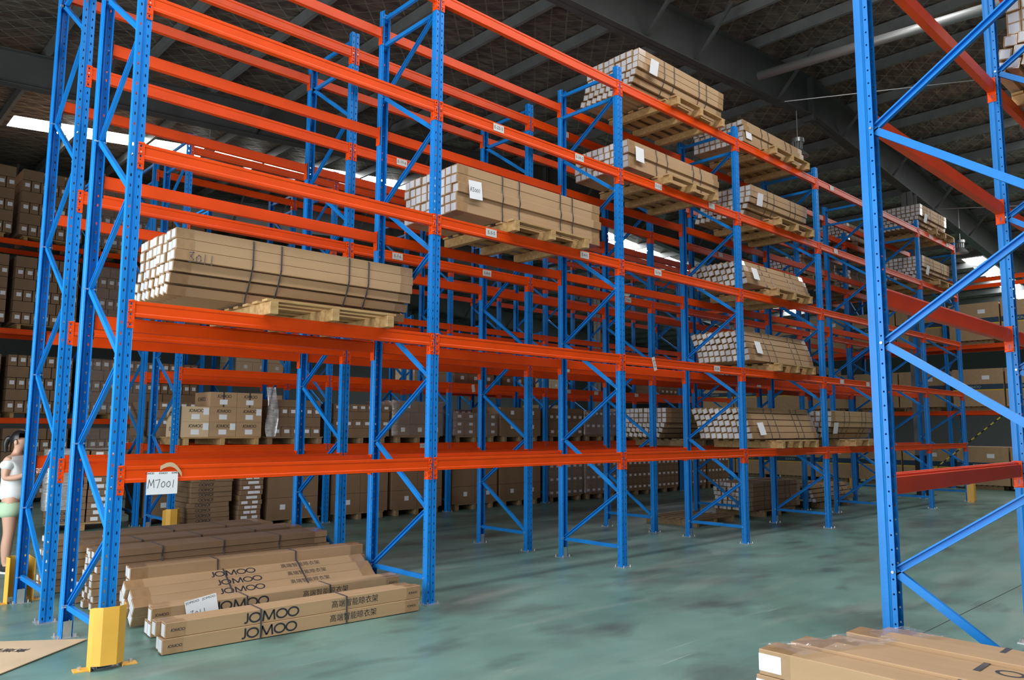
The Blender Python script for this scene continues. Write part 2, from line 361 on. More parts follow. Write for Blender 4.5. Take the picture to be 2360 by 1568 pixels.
def post_mesh(H, hi=True):
    k = (round(H, 2), hi)
    if k in POST: return POST[k]
    b = MB(); n = int(H / .075); z = [i * .075 for i in range(n + 1)]; Ht = n * .075
    if hi:
        for i in range(n):
            for s in (-1, 1):
                cell_hole(b, lambda u, v: (u, 0, v), s * .012, s * .045, z[i], z[i + 1], s * .027, z[i] + .028, s * .0058, .013)
                cell_hole(b, lambda u, v: (s * .036, u, v), .044, .072, z[i], z[i + 1], .058, z[i] + .045, .0052, .0055)
    def strip(p, q): b.quad([(*p, 0), (*q, 0), (*q, Ht), (*p, Ht)])
    strip((-.012, 0), (-.006, .009)); strip((-.006, .009), (.006, .009)); strip((.006, .009), (.012, 0))
    for s in (-1, 1):
        if not hi: strip((s * .012, 0), (s * .045, 0)); strip((s * .036, .044), (s * .036, .072))
        strip((s * .045, 0), (s * .045, .034)); strip((s * .045, .034), (s * .036, .044))
    POST[k] = solid(b, 'post', [blue], .002) if hi else b.mesh('post', [blue])
    return POST[k]
def brace_mesh(D, dz):
    y0, y1 = .058, D - .058; L = math.hypot(y1 - y0, dz); a = math.atan2(dz, y1 - y0)
    M = Matrix.Translation((0, y0, 0)) @ Matrix.Rotation(a, 4, 'X')
    b = MB(); b.prism([(-.014, -.02), (.014, -.02), (.014, -.012), (-.011, -.012), (-.011, .012), (.014, .012), (.014, .02), (-.014, .02)], 'y', -.012, L + .012, 0, M)
    # profile given as (x,z)
    for y, z in ((y0, 0), (y1, dz)): b.tube((-.044, y, z), (.044, y, z), .0075, 6, 1)
    return b.mesh('brace', [blue, steel])
BR = {}
def braces(D):
    k = round(D, 3)
    if k not in BR: BR[k] = (brace_mesh(D, 0), brace_mesh(D, .6))
    return BR[k]
def connector_mesh(side):                           # side +1: beam leaves towards +x
    b = MB(); s = side
    seg = [(-.012, 0, 0), (-.045, -.012, 1), (-.062, -.045, 2), (-.086, -.062, 0), (-.120, -.086, 1), (-.137, -.120, 2), (-.158, -.137, 0), (-.192, -.158, 1), (-.2, -.192, 0)]
    for z0, z1, h in seg:
        f = lambda u, v: (s * u, -.0045, v)
        if h == 1: cell_hole(b, f, .008, .047, z0, z1, .028, (z0 + z1) / 2, .0085, .0105)
        elif h == 2: cell_hole(b, f, .008, .047, z0, z1, .026, (z0 + z1) / 2, .0048, .005)
        else: b.quad([f(.008, z0), f(.047, z0), f(.047, z1), f(.008, z1)])
    g = lambda u, v: (s * .0485, u, v)
    b.quad([g(-.0045, -.13), g(.056, -.13), g(.056, 0), g(-.0045, 0)])
    cell_hole(b, g, -.0045, .056, -.185, -.13, .028, -.158, .004, .018); b.quad([g(-.0045, -.2), g(.056, -.2), g(.056, -.185), g(-.0045, -.185)])
    b.quad([(s * .047, -.0045, -.2), (s * .0485, -.0045, -.2), (s * .0485, -.0045, 0), (s * .047, -.0045, 0)])
    me = solid(b, 'connector', [orange, steel], .0035)
    bb = MB(); bb.tube((s * .028, -.010, -.074), (s * .028, .012, -.074), .0062, 8, 1)
    m2 = bb.mesh('pin', [orange, steel]); bm = bmesh.new(); bm.from_mesh(me); bm.from_mesh(m2); bm.to_mesh(me); bm.free()
    return me
CON = {1: connector_mesh(1), -1: connector_mesh(-1)}
BEAM = {}
def beam_mesh(L):
    k = round(L, 3)
    if k not in BEAM:
        b = MB(); h = .112
        pr = [(-.004, 0), (-.004, -.022), (0, -.028), (0, -.084), (-.004, -.090), (-.004, -h), (.046, -h), (.046, -.02), (.030, -.02), (.030, -.006), (.016, -.006), (.016, 0)]
        b.prism(pr, 'x', .051, L - .051); BEAM[k] = b.mesh('beam', [orange], bevel=.0015)
    return BEAM[k]
b = MB(); b.box(-.075, .075, -.05, .10, 0, .006, 0); b.box(-.030, .030, .066, .070, .006, .125, 0)
for s in (-1, 1):
    b.tube((s * .058, -.034, .006), (s * .058, -.034, .03), .007, 6); b.tube((s * .058, .086, .006), (s * .058, .086, .03), .007, 6)
FOOT = b.mesh('foot_plate', [steel])
def location_label(beam, text, x, z=-.052, tilt=0.0, y=-.0062, size=(.145, .078)):
    b = MB(); b.box(-size[0] / 2, size[0] / 2, -.0008, .0008, -size[1] / 2, size[1] / 2, 0)
    t = text_mesh(text, .050, ink, .92, 0) if text else None
    if t:
        i0 = len(b.v)
        for v in t.vertices: b.v.append((v.co.x, -.0011 - v.co.z, v.co.y))
        for p in t.polygons: b.f.append(tuple(i0 + q for q in p.vertices)); b.m.append(1)
    return obj('location_label', b.mesh('location_label', [labelm, ink], fix=False), beam, (x, y, z), (0, tilt, 0))
def rack(label, xs, y0, D, levels, H=6.0, flip=False, hi=True, group=None, rz=0, at=None, skip=(), beams=None, low=False):
    root = thing('pallet_rack', label, 'rack', at or (xs[0], y0, 0), rz, group)
    xo = xs[0]; pm = post_mesh(H, hi); hb, db = braces(D); out = {}
    for i, x in enumerate(xs):
        lx = x - xo
        obj('post', pm, root, (lx, 0, .005)); obj('post', pm, root, (lx, D, .005), (0, 0, PI))
        obj('foot_plate', FOOT, root, (lx, 0, 0)); obj('foot_plate', FOOT, root, (lx, D, 0), (0, 0, PI))
        zz = .225; k = 0
        obj('brace', hb, root, (lx, 0, zz))
        while zz + .6 < H - .1:
            front_low = (k % 2 == 0) == flip
            if front_low: obj('brace', db, root, (lx, 0, zz + .012))
            else: obj('brace', db, root, (lx, D, zz + .012), (0, 0, PI))
            zz += .6; k += 1
        obj('brace', hb, root, (lx, 0, zz)); 
        if H - .075 - zz > .1: obj('brace', hb, root, (lx, 0, H - .075))
    for i in range(len(xs) - 1):
        L = xs[i + 1] - xs[i]; bm_ = beam_mesh(L)
        for k, z in enumerate(levels):
            if (i, k) in skip: continue
            for side in (0, 1):
                if side == 0: bo = obj('beam', bm_, root, (xs[i] - xo, 0, z - .007))
                else: bo = obj('beam', bm_, root, (xs[i + 1] - xo, D, z - .007), (0, 0, PI))
                obj('connector', CON[1], bo, (0, 0, .007)); obj('connector', CON[-1], bo, (L, 0, .007))
                out[(i, k, side)] = bo
    return root, out
LV = [1.305, 2.448, 3.586, 4.710, 5.827]            # connector tops of the five beam levels
XS = [0, 2.6806, 5.4572, 8.1784, 10.7508, 13.1519, 15.4557, 17.7401]
D = .99; YS = 1.547
rF, bF = rack('long blue and orange rack on the aisle, carrying strapped carton bundles and empty upper beams', XS, 0, D, LV)
rS, bS = rack('long blue and orange rack standing back to back behind the aisle rack', XS, YS, D, LV, flip=True)
UX = [2.5, 5.0, 7.6, 10.25, 12.8, 15.3, 17.7]
UY = 5.9
rU, bU = rack('shadowed blue and orange rack across the second aisle, holding mixed box loads', UX, UY, D, LV, flip=False, hi=True)
rU2, bU2 = rack('blue and orange rack backing onto the box rack of the second aisle', UX, UY + 1.5, D, LV, flip=True, hi=False)
WX = [.15, 2.85, 5.5]
LW = [1.74, 3.56, 5.42]
rW, bW = rack('far rack by the roof skylight stacked high with small labelled boxes', WX, 12.7, 1.1, LW, H=7.0, hi=False)
rW2, bW2 = rack('far lit rack beyond the box rack with pale boxes on its beams', [6.2, 8.9, 11.6, 14.3, 17.0, 19.7], 12.7, 1.1, [1.45, 2.80, 4.15], H=4.9, hi=False)
LR = [1.345, 2.375, 3.385, 4.39, 5.4]
RXs = [2.63, 5.22, 7.85]
rR, bR = rack('near blue and dark red rack across the aisle from the long rack, seen end on', RXs, -4.97, D, LR, H=6.0, flip=True)
# cross rack closing the view beyond the end of the rows (runs along y)
EX = [0, 2.7, 5.4, 8.1, 10.8, 13.5]
rE, bE = rack('cross rack beyond the row ends filled with big cartons with a navy band', EX, 0, 1.1, [2.12, 3.93, 5.75], H=6.0, hi=False, rz=-PI / 2, at=(21.9, 9.7, 0))
# location labels on beams
def lab(bd, i, k, side, text, wx, xs=XS, **kw):
    bo = bd[(i, k, side)]; lx = wx - xs[i] if side == 0 else xs[i + 1] - wx
    return location_label(bo, text, lx, **kw)
for (i, k, t, x) in ((1, 3, 'E-23-5', 3.46), (1, 3, 'E-24-5', 4.71), (1, 2, 'E-3-5', 3.37), (1, 2, 'E-4-5', 4.79), (2, 2, 'E-3-6', 6.18), (2, 3, 'E-11-2', 6.22), (2, 3, '', 7.46), (2, 1, 'E-2-4', 7.49), (4, 4, '', 11.32), (4, 3, '', 11.37), (4, 1, '', 11.39), (4, 1, '', 12.46), (6, 4, '', 16.14), (6, 4, '', 17.24)):
    lab(bF, i, k, 0, t, x)
lab(bF, 2, 1, 0, 'E-1-4', 6.07, z=-.072, tilt=1.25, y=-.0085, size=(.17, .06))
for (i, k, t, x) in ((1, 3, 'E-19-6', 3.34), (1, 2, 'E-7-6', 3.31), (1, 2, 'E-8-6', 4.68), (2, 2, 'E-6-6', 7.55), (2, 4, '', 6.15), (3, 3, '', 10.2), (5, 2, '', 13.6), (4, 1, '', 11.4), (2, 1, '', 6.15)):
    lab(bS, i, k, 0, t, x)
lab(bU, 1, 0, 0, 'F-20-3', 6.98, xs=UX); lab(bU, 2, 1, 0, '', 8.18, xs=UX, tilt=1.4, z=-.09, y=-.0085); lab(bU, 3, 1, 0, '', 10.96, xs=UX); lab(bU, 3, 1, 0, '', 11.9, xs=UX); lab(bU, 4, 1, 0, '', 13.4, xs=UX)

# ================================================================== yellow post guards
def guard_mesh():
    b = MB(); pr = [(-.10, .055), (-.095, -.075), (-.045, -.105), (.05, -.105), (.10, -.06), (.105, .03)]
    t = .006; n = len(pr); H0, H1 = .035, .40
    inn = []
    for k, (x, y) in enumerate(pr):
        d = Vector((x, y)).normalized(); inn.append((x - d.x * t, y - d.y * t))
    for k in range(n - 1):
        o0, o1, i0, i1 = pr[k], pr[k + 1], inn[k], inn[k + 1]
        za = H1 - (.03 if k in (0,) else 0); zb = H1 - (.0)
        lo0 = 0 if k in (0, n - 2) else H0
        P = [(*o0, lo0), (*o1, lo0), (*i1, lo0), (*i0, lo0), (*o0, za), (*o1, zb), (*i1, zb), (*i0, za)]
        i = len(b.v); b.v += P
        for f in ((0, 1, 5, 4), (2, 3, 7, 6), (3, 0, 4, 7), (1, 2, 6, 5), (4, 5, 6, 7), (3, 2, 1, 0)): b.f.append(tuple(i + q for q in f)); b.m.append(0)
    b.box(-.185, -.095, -.045, .045, 0, .006); b.box(.10, .19, -.045, .035, 0, .006)
    for x in (-.15, .155):
        b.tube((x, .0, .006), (x, .0, .028), .011, 6, 1)
    return b.mesh('post_guard', [yellow, steel])
GM = guard_mesh()
for (x, y, rz, l) in ((0, -.012, -.12, 'yellow steel post guard bolted down beside the flattened cardboard sheet'), (0, YS + D + .012, PI + .2, 'yellow steel post guard by the standing woman, seen from inside'),
                      (UX[0], UY - .012, 0, 'yellow post guard in front of the sagging carton stacks'), (XS[-1], -.012, .2, 'yellow post guard at the far end post of the aisle rack'),
                      (XS[-1], YS + D + .012, PI, 'yellow post guard at the far end behind the back to back rack')):
    tag(obj('post_guard', GM, None, (x, y, 0), (0, 0, rz)), l, 'post guard')

# ================================================================== pallets
def pallet_parts(worn=False, lx=1.2, ly=1.0):
    m = woodd if worn else wood
    st = MB().box(-.035, .035, -ly / 2, ly / 2, 0, .098).mesh('stringer', [m], bevel=.003)
    bd = MB().box(-lx / 2, lx / 2, -.045, .045, 0, .02).mesh('deck_board', [m], bevel=.002)
    return st, bd, lx, ly
PP = {(w, a, c): pallet_parts(w, a, c) for w in (False, True) for a, c in ((1.2, 1.0), (1.2, 1.16), (1.0, .9))}
def pallet(x, y, z, label, worn=False, size=(1.2, 1.0), rz=0.0, group=None):
    st, bd, lx, ly = PP[(worn, *size)]
    t = thing('wood_pallet', label, 'pallet', (x, y, z + .0005), rz, group)
    for k in (-1, 0, 1): obj('stringer', st, t, (k * (lx / 2 - .06), 0, 0))
    for k in range(7): obj('deck_board', bd, t, (0, -ly / 2 + .05 + k * (ly - .1) / 6, .0985))
    return t

# ================================================================== long carton bundles
CART = {}
def carton_mesh(L, w, h, m=card):
    k = (round(L, 2), round(w, 3), round(h, 3), m.name)
    if k not in CART:
        b = MB(); a = .14
        for x0, x1, mi in ((-L / 2, -L / 2 + a, 1), (-L / 2 + a, L / 2 - a, 0), (L / 2 - a, L / 2, 1)):
            b.prism([(-w / 2, -h / 2), (w / 2, -h / 2), (w / 2, h / 2), (-w / 2, h / 2)], 'x', x0, x1, mi)
        me = bpy.data.meshes.new('carton'); me.from_pydata(b.v, [], b.f); me.materials.append(m); me.materials.append(tape)
        for p, mi in zip(me.polygons, b.m): p.material_index = mi
        bm = bmesh.new(); bm.from_mesh(me); bmesh.ops.remove_doubles(bm, verts=bm.verts, dist=1e-5)
        bmesh.ops.delete(bm, geom=[f for f in bm.faces if abs(f.normal.x) > .9 and abs(f.calc_center_median().x) < L / 2 - .01], context='FACES')
        bmesh.ops.recalc_face_normals(bm, faces=bm.faces)
        bmesh.ops.bevel(bm, geom=[e for e in bm.edges if len(e.link_faces) == 2 and e.calc_face_angle(0) > .5], offset=.003, segments=1, affect='EDGES')
        bm.to_mesh(me); bm.free()
        lb = MB().box(-.0006, .0006, -w * .38, w * .38, -h * .40, h * .40).mesh('end_label', [endlab])
        CART[k] = (me, lb)
    return CART[k]
def profile(kind, rows, h):                          # y shift and tilt of every row, row 0 at the bottom
    out = []
    for r in range(rows):
        u = 1 - (r + .5) / rows
        if kind == 'under': s = .30 * max(0, u - .42) ** 1.25; t = .60 * max(0, u - .40)
        elif kind == 'lean': s = .16 * (1 - u) ** 1.3 - .02; t = -.30 * (1 - u) - .1
        else: s = .012 * math.sin(r * 2.3); t = 0
        out.append((s, t))
    return out
def strap_mesh(pts, w=.012, t=.003):
    b = MB(); n = len(pts); cy = sum(p[0] for p in pts) / n; cz = sum(p[1] for p in pts) / n
    o = [(p[0] + (t if p[0] > cy else -t), p[1] + (t if p[1] > cz else -t)) for p in pts]
    for k in range(n):
        a, c, d, e = pts[k], pts[(k + 1) % n], o[(k + 1) % n], o[k]
        P = [(-w / 2, *a), (-w / 2, *c), (-w / 2, *d), (-w / 2, *e), (w / 2, *a), (w / 2, *c), (w / 2, *d), (w / 2, *e)]
        i = len(b.v); b.v += P
        for f in ((3, 2, 6, 7), (0, 3, 7, 4), (1, 0, 4, 5), (2, 1, 5, 6), (0, 1, 2, 3), (7, 6, 5, 4)): b.f.append(tuple(i + q for q in f)); b.m.append(0)
    return b.mesh('strap', [strapm], fix=False)
NOTE = MB().box(-.085, .085, -.0006, .0006, -.095, .095).mesh('note_sheet', [paper])
def bundle(label, x0, x1, yf, z0, cols, rows, w, h, kind='flat', note=None, nstrap=4, rz=0.0, m=card, group=None, text=None, seed=0, jit=.012):
    rnd = random.Random(seed + int(x0 * 100) + int(z0 * 37)); L = x1 - x0
    t = thing('carton_bundle', label, 'carton bundle', ((x0 + x1) / 2, yf, z0 + .0045), rz, group)
    me, lb = carton_mesh(L - .03, w - .002, h - .002, m); pr = profile(kind, rows, h)
    for r in range(rows):
        s, tl = pr[r]
        for c in range(cols):
            if kind == 'flat': dz = 0; tc = 0
            else: dz = .014 if kind == 'under' else .010; tc = tl
            sc = 1 - .22 * abs(tc)
            o = obj('carton', me, t, (rnd.uniform(-jit, jit), s + (c + .5) * w + rnd.uniform(-.002, .002), (r + .5) * h + dz), (tc * .9, 0, 0), (1, sc, sc))
            obj('end_label', lb, o, (-(L - .03) / 2 - .0008, 0, rnd.uniform(-.004, .004)))
            if text and c == 0:
                for (tm, tx) in text: obj('lettering', tm, o, (tx, -(w - .002) / 2 - .0006, 0), FRONT)
    pts = [(pr[0][0] - .004, -.001 if z0 > .2 else .0005)]
    for r in range(rows):
        pts.append((pr[r][0] - .008, (r + .5) * h))
    pts += [(pr[-1][0] - .004, rows * h), (pr[-1][0] + cols * w + .004, rows * h)]
    for r in reversed(range(rows)): pts.append((pr[r][0] + cols * w + .008, (r + .5) * h))
    pts.append((pr[0][0] + cols * w, -.001 if z0 > .2 else .0005))
    sm = strap_mesh(pts)
    for k in range(nstrap):
        obj('strap', sm, t, (L * ((-.22, -.11, .18, .27)[k % 4] if nstrap == 4 else (-.5 + (k + 1) / (nstrap + 1))), 0, 0))
    if note is not None:
        nx, nz = note[0] - (x0 + x1) / 2, note[1] - z0
        ri = min(rows - 1, max(0, int(nz / h)))
        n = obj('note_sheet', NOTE, t, (nx, pr[ri][0] - .014 - (.03 if kind != 'flat' else 0), nz), (-.06 if kind == 'flat' else (.18 if kind == 'under' else -.30), rnd.uniform(-.05, .05), 0))
        if len(note) > 2: obj('handwriting', scribble(note[2], .046, pen, .005), n, (-.072, -.0016, -.02), FRONT)
    return t
def lv(k): return LV[k] - .007
def fb(bay, k, x0, x1, yf, cols, rows, w, h, kind, note=None, **kw):
    where = 'on %s beams, aisle rack bay %s' % (['lowest', 'second', 'third', 'fourth', 'top'][k], NUM[bay])
    pallet((x0 + x1) / 2 + .1, D / 2 - .03, lv(k), 'wooden pallet under long cartons ' + where, False, (1.2, 1.16))
    return bundle('strapped bundle of long tan cartons ' + where, x0, x1, yf, lv(k) + .12, cols, rows, w, h, kind, note, **kw)
o = fb(0, 1, .36, 2.58, .20, 8, 6, .098, .082, 'under', seed=3)
obj('handwriting', scribble('3011', .085, pen, .006), o, (-1.0, -.009, .248), FRONT)['label'] = 'handwritten number 3011'
fb(1, 2, 2.97, 5.17, .07, 9, 5, .100, .096, 'flat', (3.20, 3.94, 'A3001'))
fb(2, 4, 5.97, 8.03, .10, 9, 6, .098, .088, 'under', (6.26, 6.28))
fb(2, 3, 5.74, 7.84, .10, 9, 4, .100, .092, 'flat', (5.95, 5.02))
fb(3, 4, 8.62, 10.58, .14, 9, 4, .098, .088, 'flat', (8.78, 6.10))
fb(3, 3, 8.74, 10.60, .12, 9, 5, .098, .090, 'under', (8.98, 5.08))
fb(3, 2, 8.50, 10.52, .08, 9, 4, .098, .094, 'lean', (8.72, 3.88))
fb(3, 1, 8.50, 10.54, .08, 9, 5, .098, .092, 'lean', (8.78, 2.78))
fb(3, 0, 8.48, 10.56, .08, 9, 5, .098, .092, 'lean', (8.74, 1.58))
fb(4, 0, 11.15, 12.95, .10, 9, 5, .098, .092, 'under', (11.35, 1.60))
fb(6, 4, 15.85, 17.55, .08, 9, 6, .098, .085, 'under', (16.15, 6.18))
fb(6, 3, 15.80, 17.55, .08, 9, 6, .098, .080, 'under', (16.10, 5.02))
def sb(bay, k, x0, x1, rows, kind, **kw):
    where = 'on %s beams, back rack bay %s' % (['lowest', 'second', 'third', 'fourth', 'top'][k], NUM[bay])
    pallet((x0 + x1) / 2, YS + D / 2, lv(k), 'wooden pallet under darker cartons ' + where, True)
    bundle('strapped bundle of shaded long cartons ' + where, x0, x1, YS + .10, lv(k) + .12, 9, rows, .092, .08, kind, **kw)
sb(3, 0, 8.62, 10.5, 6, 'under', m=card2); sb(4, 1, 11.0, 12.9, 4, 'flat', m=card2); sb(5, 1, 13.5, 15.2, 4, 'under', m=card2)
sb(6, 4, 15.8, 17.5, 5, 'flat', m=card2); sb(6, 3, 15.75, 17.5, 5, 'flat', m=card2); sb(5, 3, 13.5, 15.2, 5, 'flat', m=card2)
# bundles and pallets on the floor under the racks
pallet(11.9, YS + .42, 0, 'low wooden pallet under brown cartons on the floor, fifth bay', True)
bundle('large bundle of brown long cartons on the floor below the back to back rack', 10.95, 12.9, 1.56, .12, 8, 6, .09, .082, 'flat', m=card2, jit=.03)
pallet(14.3, YS + .42, 0, 'low wooden pallet under the sloping carton bundle on the floor, sixth bay', True)
bundle('sloping bundle of long cartons on the floor further along the rack', 13.4, 15.2, 1.5, .12, 8, 4, .09, .082, 'lean', jit=.03)
pallet(9.75, 1.98, 0, 'empty worn pallet lying on the floor below the racks', True)
# the near goods under the first bay
JOM = logo_mesh(.076, None, .16, 1.15); CJK = text_mesh('高端智能晾衣架', .062, ink, .98, 0)
bundle('front bundle of printed cartons lying on the teal floor by the aisle', .34, 2.47, -.08, 0, 2, 2, .10, .105, 'flat', nstrap=2, rz=-.055, text=[(JOM, -.30), (CJK, .42), (logo_mesh(.020), -.97), (logo_mesh(.018), .97)], m=card, group=None, jit=.02)
o = bundle('second bundle of printed cartons with a white sheet stuck on it', .45, 2.62, .42, 0, 2, 2, .10, .105, 'flat', nstrap=2, rz=-.07, text=[(JOM, -.40), (CJK, .34), (logo_mesh(.020), -1.0), (logo_mesh(.018), 1.0)], jit=.03)
n = obj('note_sheet', MB().box(-.12, .12, -.0006, .0006, -.08, .08).mesh('note_sheet', [paper]), o, (-.72, -.006, .17), (-.15, -.16, 0))
obj('lettering', text_mesh('JOMOO   JOMOO', .024, ink, 1.2), n, (0, -.0012, .062), FRONT)
obj('handwriting', scribble('3011', .05, pen, .004), n, (-.09, -.0016, -.05), FRONT)
# leaning pair resting on lower cartons
me, lb = carton_mesh(2.15, .098, .103)
t = thing('carton_bundle', 'tilted strapped bundle of printed cartons leaning on the stack behind', 'carton bundle', (1.50, .755, .176))
t.rotation_euler = (-1.0, 0, -.04)
LG = logo_mesh(.066, None, .16, 1.2); CG = text_mesh('高端智能晾衣架', .056, ink, .98, 0); rnd = random.Random(12)
for r in range(3):
    for c in range(2):
        o = obj('carton', me, t, (rnd.uniform(-.02, .02), (c + .5) * .10, (r + .5) * .104)); obj('end_label', lb, o, (-1.0758, 0, 0))
        if c == 0: obj('lettering', LG, o, (-.22, -.0496, 0), FRONT); obj('lettering', CG, o, (.42, -.0496, 0), FRONT)
pts = [(-.003, 0), (-.003, .312), (.203, .312), (.203, 0)]
for sx in (-.30, .38): obj('strap', strap_mesh(pts), t, (sx, 0, 0))
bundle('two high strapped cartons with reversed lettering on the floor', .50, 2.70, 1.18, 0, 2, 4, .10, .10, 'flat', nstrap=2, rz=-.05, jit=.02)
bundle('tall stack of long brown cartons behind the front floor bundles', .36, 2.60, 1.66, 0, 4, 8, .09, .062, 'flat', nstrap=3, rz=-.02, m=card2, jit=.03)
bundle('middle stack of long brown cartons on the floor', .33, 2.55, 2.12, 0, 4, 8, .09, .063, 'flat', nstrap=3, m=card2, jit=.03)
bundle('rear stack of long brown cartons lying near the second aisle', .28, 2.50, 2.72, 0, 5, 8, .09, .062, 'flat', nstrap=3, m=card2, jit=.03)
# big cartons bundle in the near right corner, tubes along y
pallet(1.88, -4.95, 0, 'pallet under the big taped cartons by the near rack post', False, (1.0, .9))
t = thing('carton_bundle', 'pile of large taped cartons close to the near rack post', 'carton bundle', (1.42, -3.90, .1205), -PI / 2)
me, lb = carton_mesh(2.1, .150, .104)
rnd = random.Random(5)
for r in range(5):
    for c in range(6 if r < 4 else 5):
        o = obj('carton', me, t, (1.06 + rnd.uniform(-.015, .015) + .055 * c * (r == 4) + .02 * (r == 4), .01 + (c + .5) * .153, (r + .5) * .105 + ((0, .012, .004, .022, .008)[c] if r == 4 else 0)), (rnd.uniform(-.02, .02), 0, 0))
        if r == 4 and c == 2: obj('lettering', logo_mesh(.085, None, .16, 1.1), o, (-.15, 0, .0525), (0, 0, PI))
        if c in (0,): obj('end_label', MB().box(-.0006, .0006, -.05, .05, -.035, .035).mesh('end_label', [paper]), o, (-1.0, -.0756, 0), (0, 0, PI / 2))
for x in (.75, .95):
    pts = [(-.004, .004), (-.006, .42), (-.004, .422), (.005, .426), (.005, .53), (.775, .53), (.777, .424), (.93, .424), (.93, .004)]
    obj('strap', strap_mesh(pts, .022), t, (x, 0, 0))
b = MB(); random.seed(3); N_ = 14
for i in range(N_):
    for j in range(4):
        y0 = .76 * i / N_; y1 = .76 * (i + 1) / N_
        sh = lambda y: .40 * max(y, 0); b.quad([(.02 + .05 * j + sh(y0), y0, .545 + .004 * math.sin(i * 1.9 + j)), (.07 + .05 * j + sh(y0), y0, .545 + .004 * math.sin(i * 1.9 + j + 1)), (.07 + .05 * j + sh(y1), y1, .545 + .004 * math.sin(i * 1.9 + 1.9 + j + 1)), (.02 + .05 * j + sh(y1), y1, .545 + .004 * math.sin(i * 1.9 + 1.9 + j))])
obj('clear_tape', b.mesh('clear_tape', [film]), t)
# bundle high on the near rack
pallet(6.5, -4.47, LR[3] - .007, 'pallet under cartons high on the near rack')
bundle('bundle of long cartons with printed end labels high on the near rack', 5.42, 7.6, -4.92, LR[3] + .113, 8, 6, .105, .098, 'under', seed=9)

# ================================================================== box loads
BX = {}
def box_mesh(w, d, h, m):
    k = (round(w, 3), round(d, 3), round(h, 3), m.name)
    if k not in BX:
        b = MB().box(-w / 2, w / 2, -d / 2, d / 2, 0, h)
        b.box(-w / 2 - .0004, w / 2 + .0004, -.022, .022, h - .001, h + .0004, 1)
        BX[k] = b.mesh('box', [m, tape], fix=False)
    return BX[k]
LB = {}
def lab_mesh(w, h):
    k = (round(w, 3), round(h, 3))
    if k not in LB: LB[k] = MB().box(-w / 2, w / 2, -.0008, .0008, -h / 2, h / 2).mesh('box_label', [paper])
    return LB[k]
def film_shell(w, d, h, m, seed=0):
    rnd = random.Random(seed); b = MB(); n = 8; k = 6; g = .008
    def ring(z):
        P = []
        for (ax, ay, bx_, by) in ((-1, -1, 1, -1), (1, -1, 1, 1), (1, 1, -1, 1), (-1, 1, -1, -1)):
            for i in range(n):
                u = i / n; P.append(((ax + (bx_ - ax) * u) * (w / 2 + g + rnd.uniform(0, .008)), (ay + (by - ay) * u) * (d / 2 + g + rnd.uniform(0, .008)), z))
        return P
    R = [ring(.02 + (h - .01) * j / k) for j in range(k + 1)]
    for j in range(k):
        for i in range(4 * n):
            q = (i + 1) % (4 * n); b.quad([R[j][i], R[j][q], R[j + 1][q], R[j + 1][i]])
    me = b.mesh('stretch_film', [m], smooth=True); return me
def load(label, x0, x1, y0, y1, z0, layers, m=card2, wrap=None, labels=True, group=None, rz=0, side_labels=False, name='box_load', gap=.008):
    """layers: list of (nx, ny, h); boxes fill the footprint"""
    t = thing(name, label, 'box load', ((x0 + x1) / 2, (y0 + y1) / 2, z0 + .001), rz, group)
    w, d = x1 - x0, y1 - y0; z = 0
    for (nx, ny, h, lb) in layers:
        bw, bd = w / nx, d / ny; bme = box_mesh(bw - gap, bd - .006, h - gap * .6, m)
        for i in range(nx):
            for j in range(ny):
                o = obj('box', bme, t, (-w / 2 + (i + .5) * bw, -d / 2 + (j + .5) * bd, z))
                if lb and j == 0 and labels: obj('box_label', lab_mesh(min(.09, bw * .5), min(.08, h * .35)), o, (bw * .08, -(bd - .006) / 2 - .001, h * .55))
        z += h
    if wrap: obj('stretch_film', film_shell(w, d, z, wrap, int(x0 * 10)), t)
    return t
small = lambda n: [(7, 2, .235, True) if k % 2 == 0 else (3, 1, .235, False) for k in range(n)]
# far rack W: small labelled boxes
for k, z in enumerate((0.0, LW[0], LW[1], LW[2])):
    for i, (a, c) in enumerate(((.25, 1.45), (1.56, 2.75), (2.97, 4.15), (4.25, 5.40))):
        zz = z - (.007 if z else 0); where = '%s of the far skylit rack' % (['on the floor', 'on the low beams', 'on the middle beams', 'on the top beams'][k])
        pallet((a + c) / 2, 13.25, zz, 'pallet of the %s box stack %s' % (ORD[i], where), size=(1.0, .9))
        load('%s wrapped stack of small labelled boxes %s' % (ORD[i], where), a, c, 12.72, 13.78, zz + .12, small((6, 5, 6, 6)[k] - (1 if (i == 3 and k == 3) else 0)), wrap=film if i == 2 else None, gap=.018)
# lit pale boxes on the neighbouring far rack
for i in range(5):
    for k, z in enumerate((0, 1.443, 2.793)):
        a = 6.35 + 2.7 * i
        if (i + k) % 4 == 3: continue
        where = 'on %s, lit far rack bay %s' % (['the floor', 'lower beams', 'upper beams'][k], NUM[i])
        pallet(a + .65, 13.25, z, 'pallet with pale boxes ' + where, size=(1.0, .9))
        load('stack of pale boxes ' + where, a, a + 1.25, 12.75, 13.75, z + .12, [(3, 1, .28, True), (2, 1, .28, True), (3, 1, .26, True)][: 2 + (i + k) % 2], m=card3)
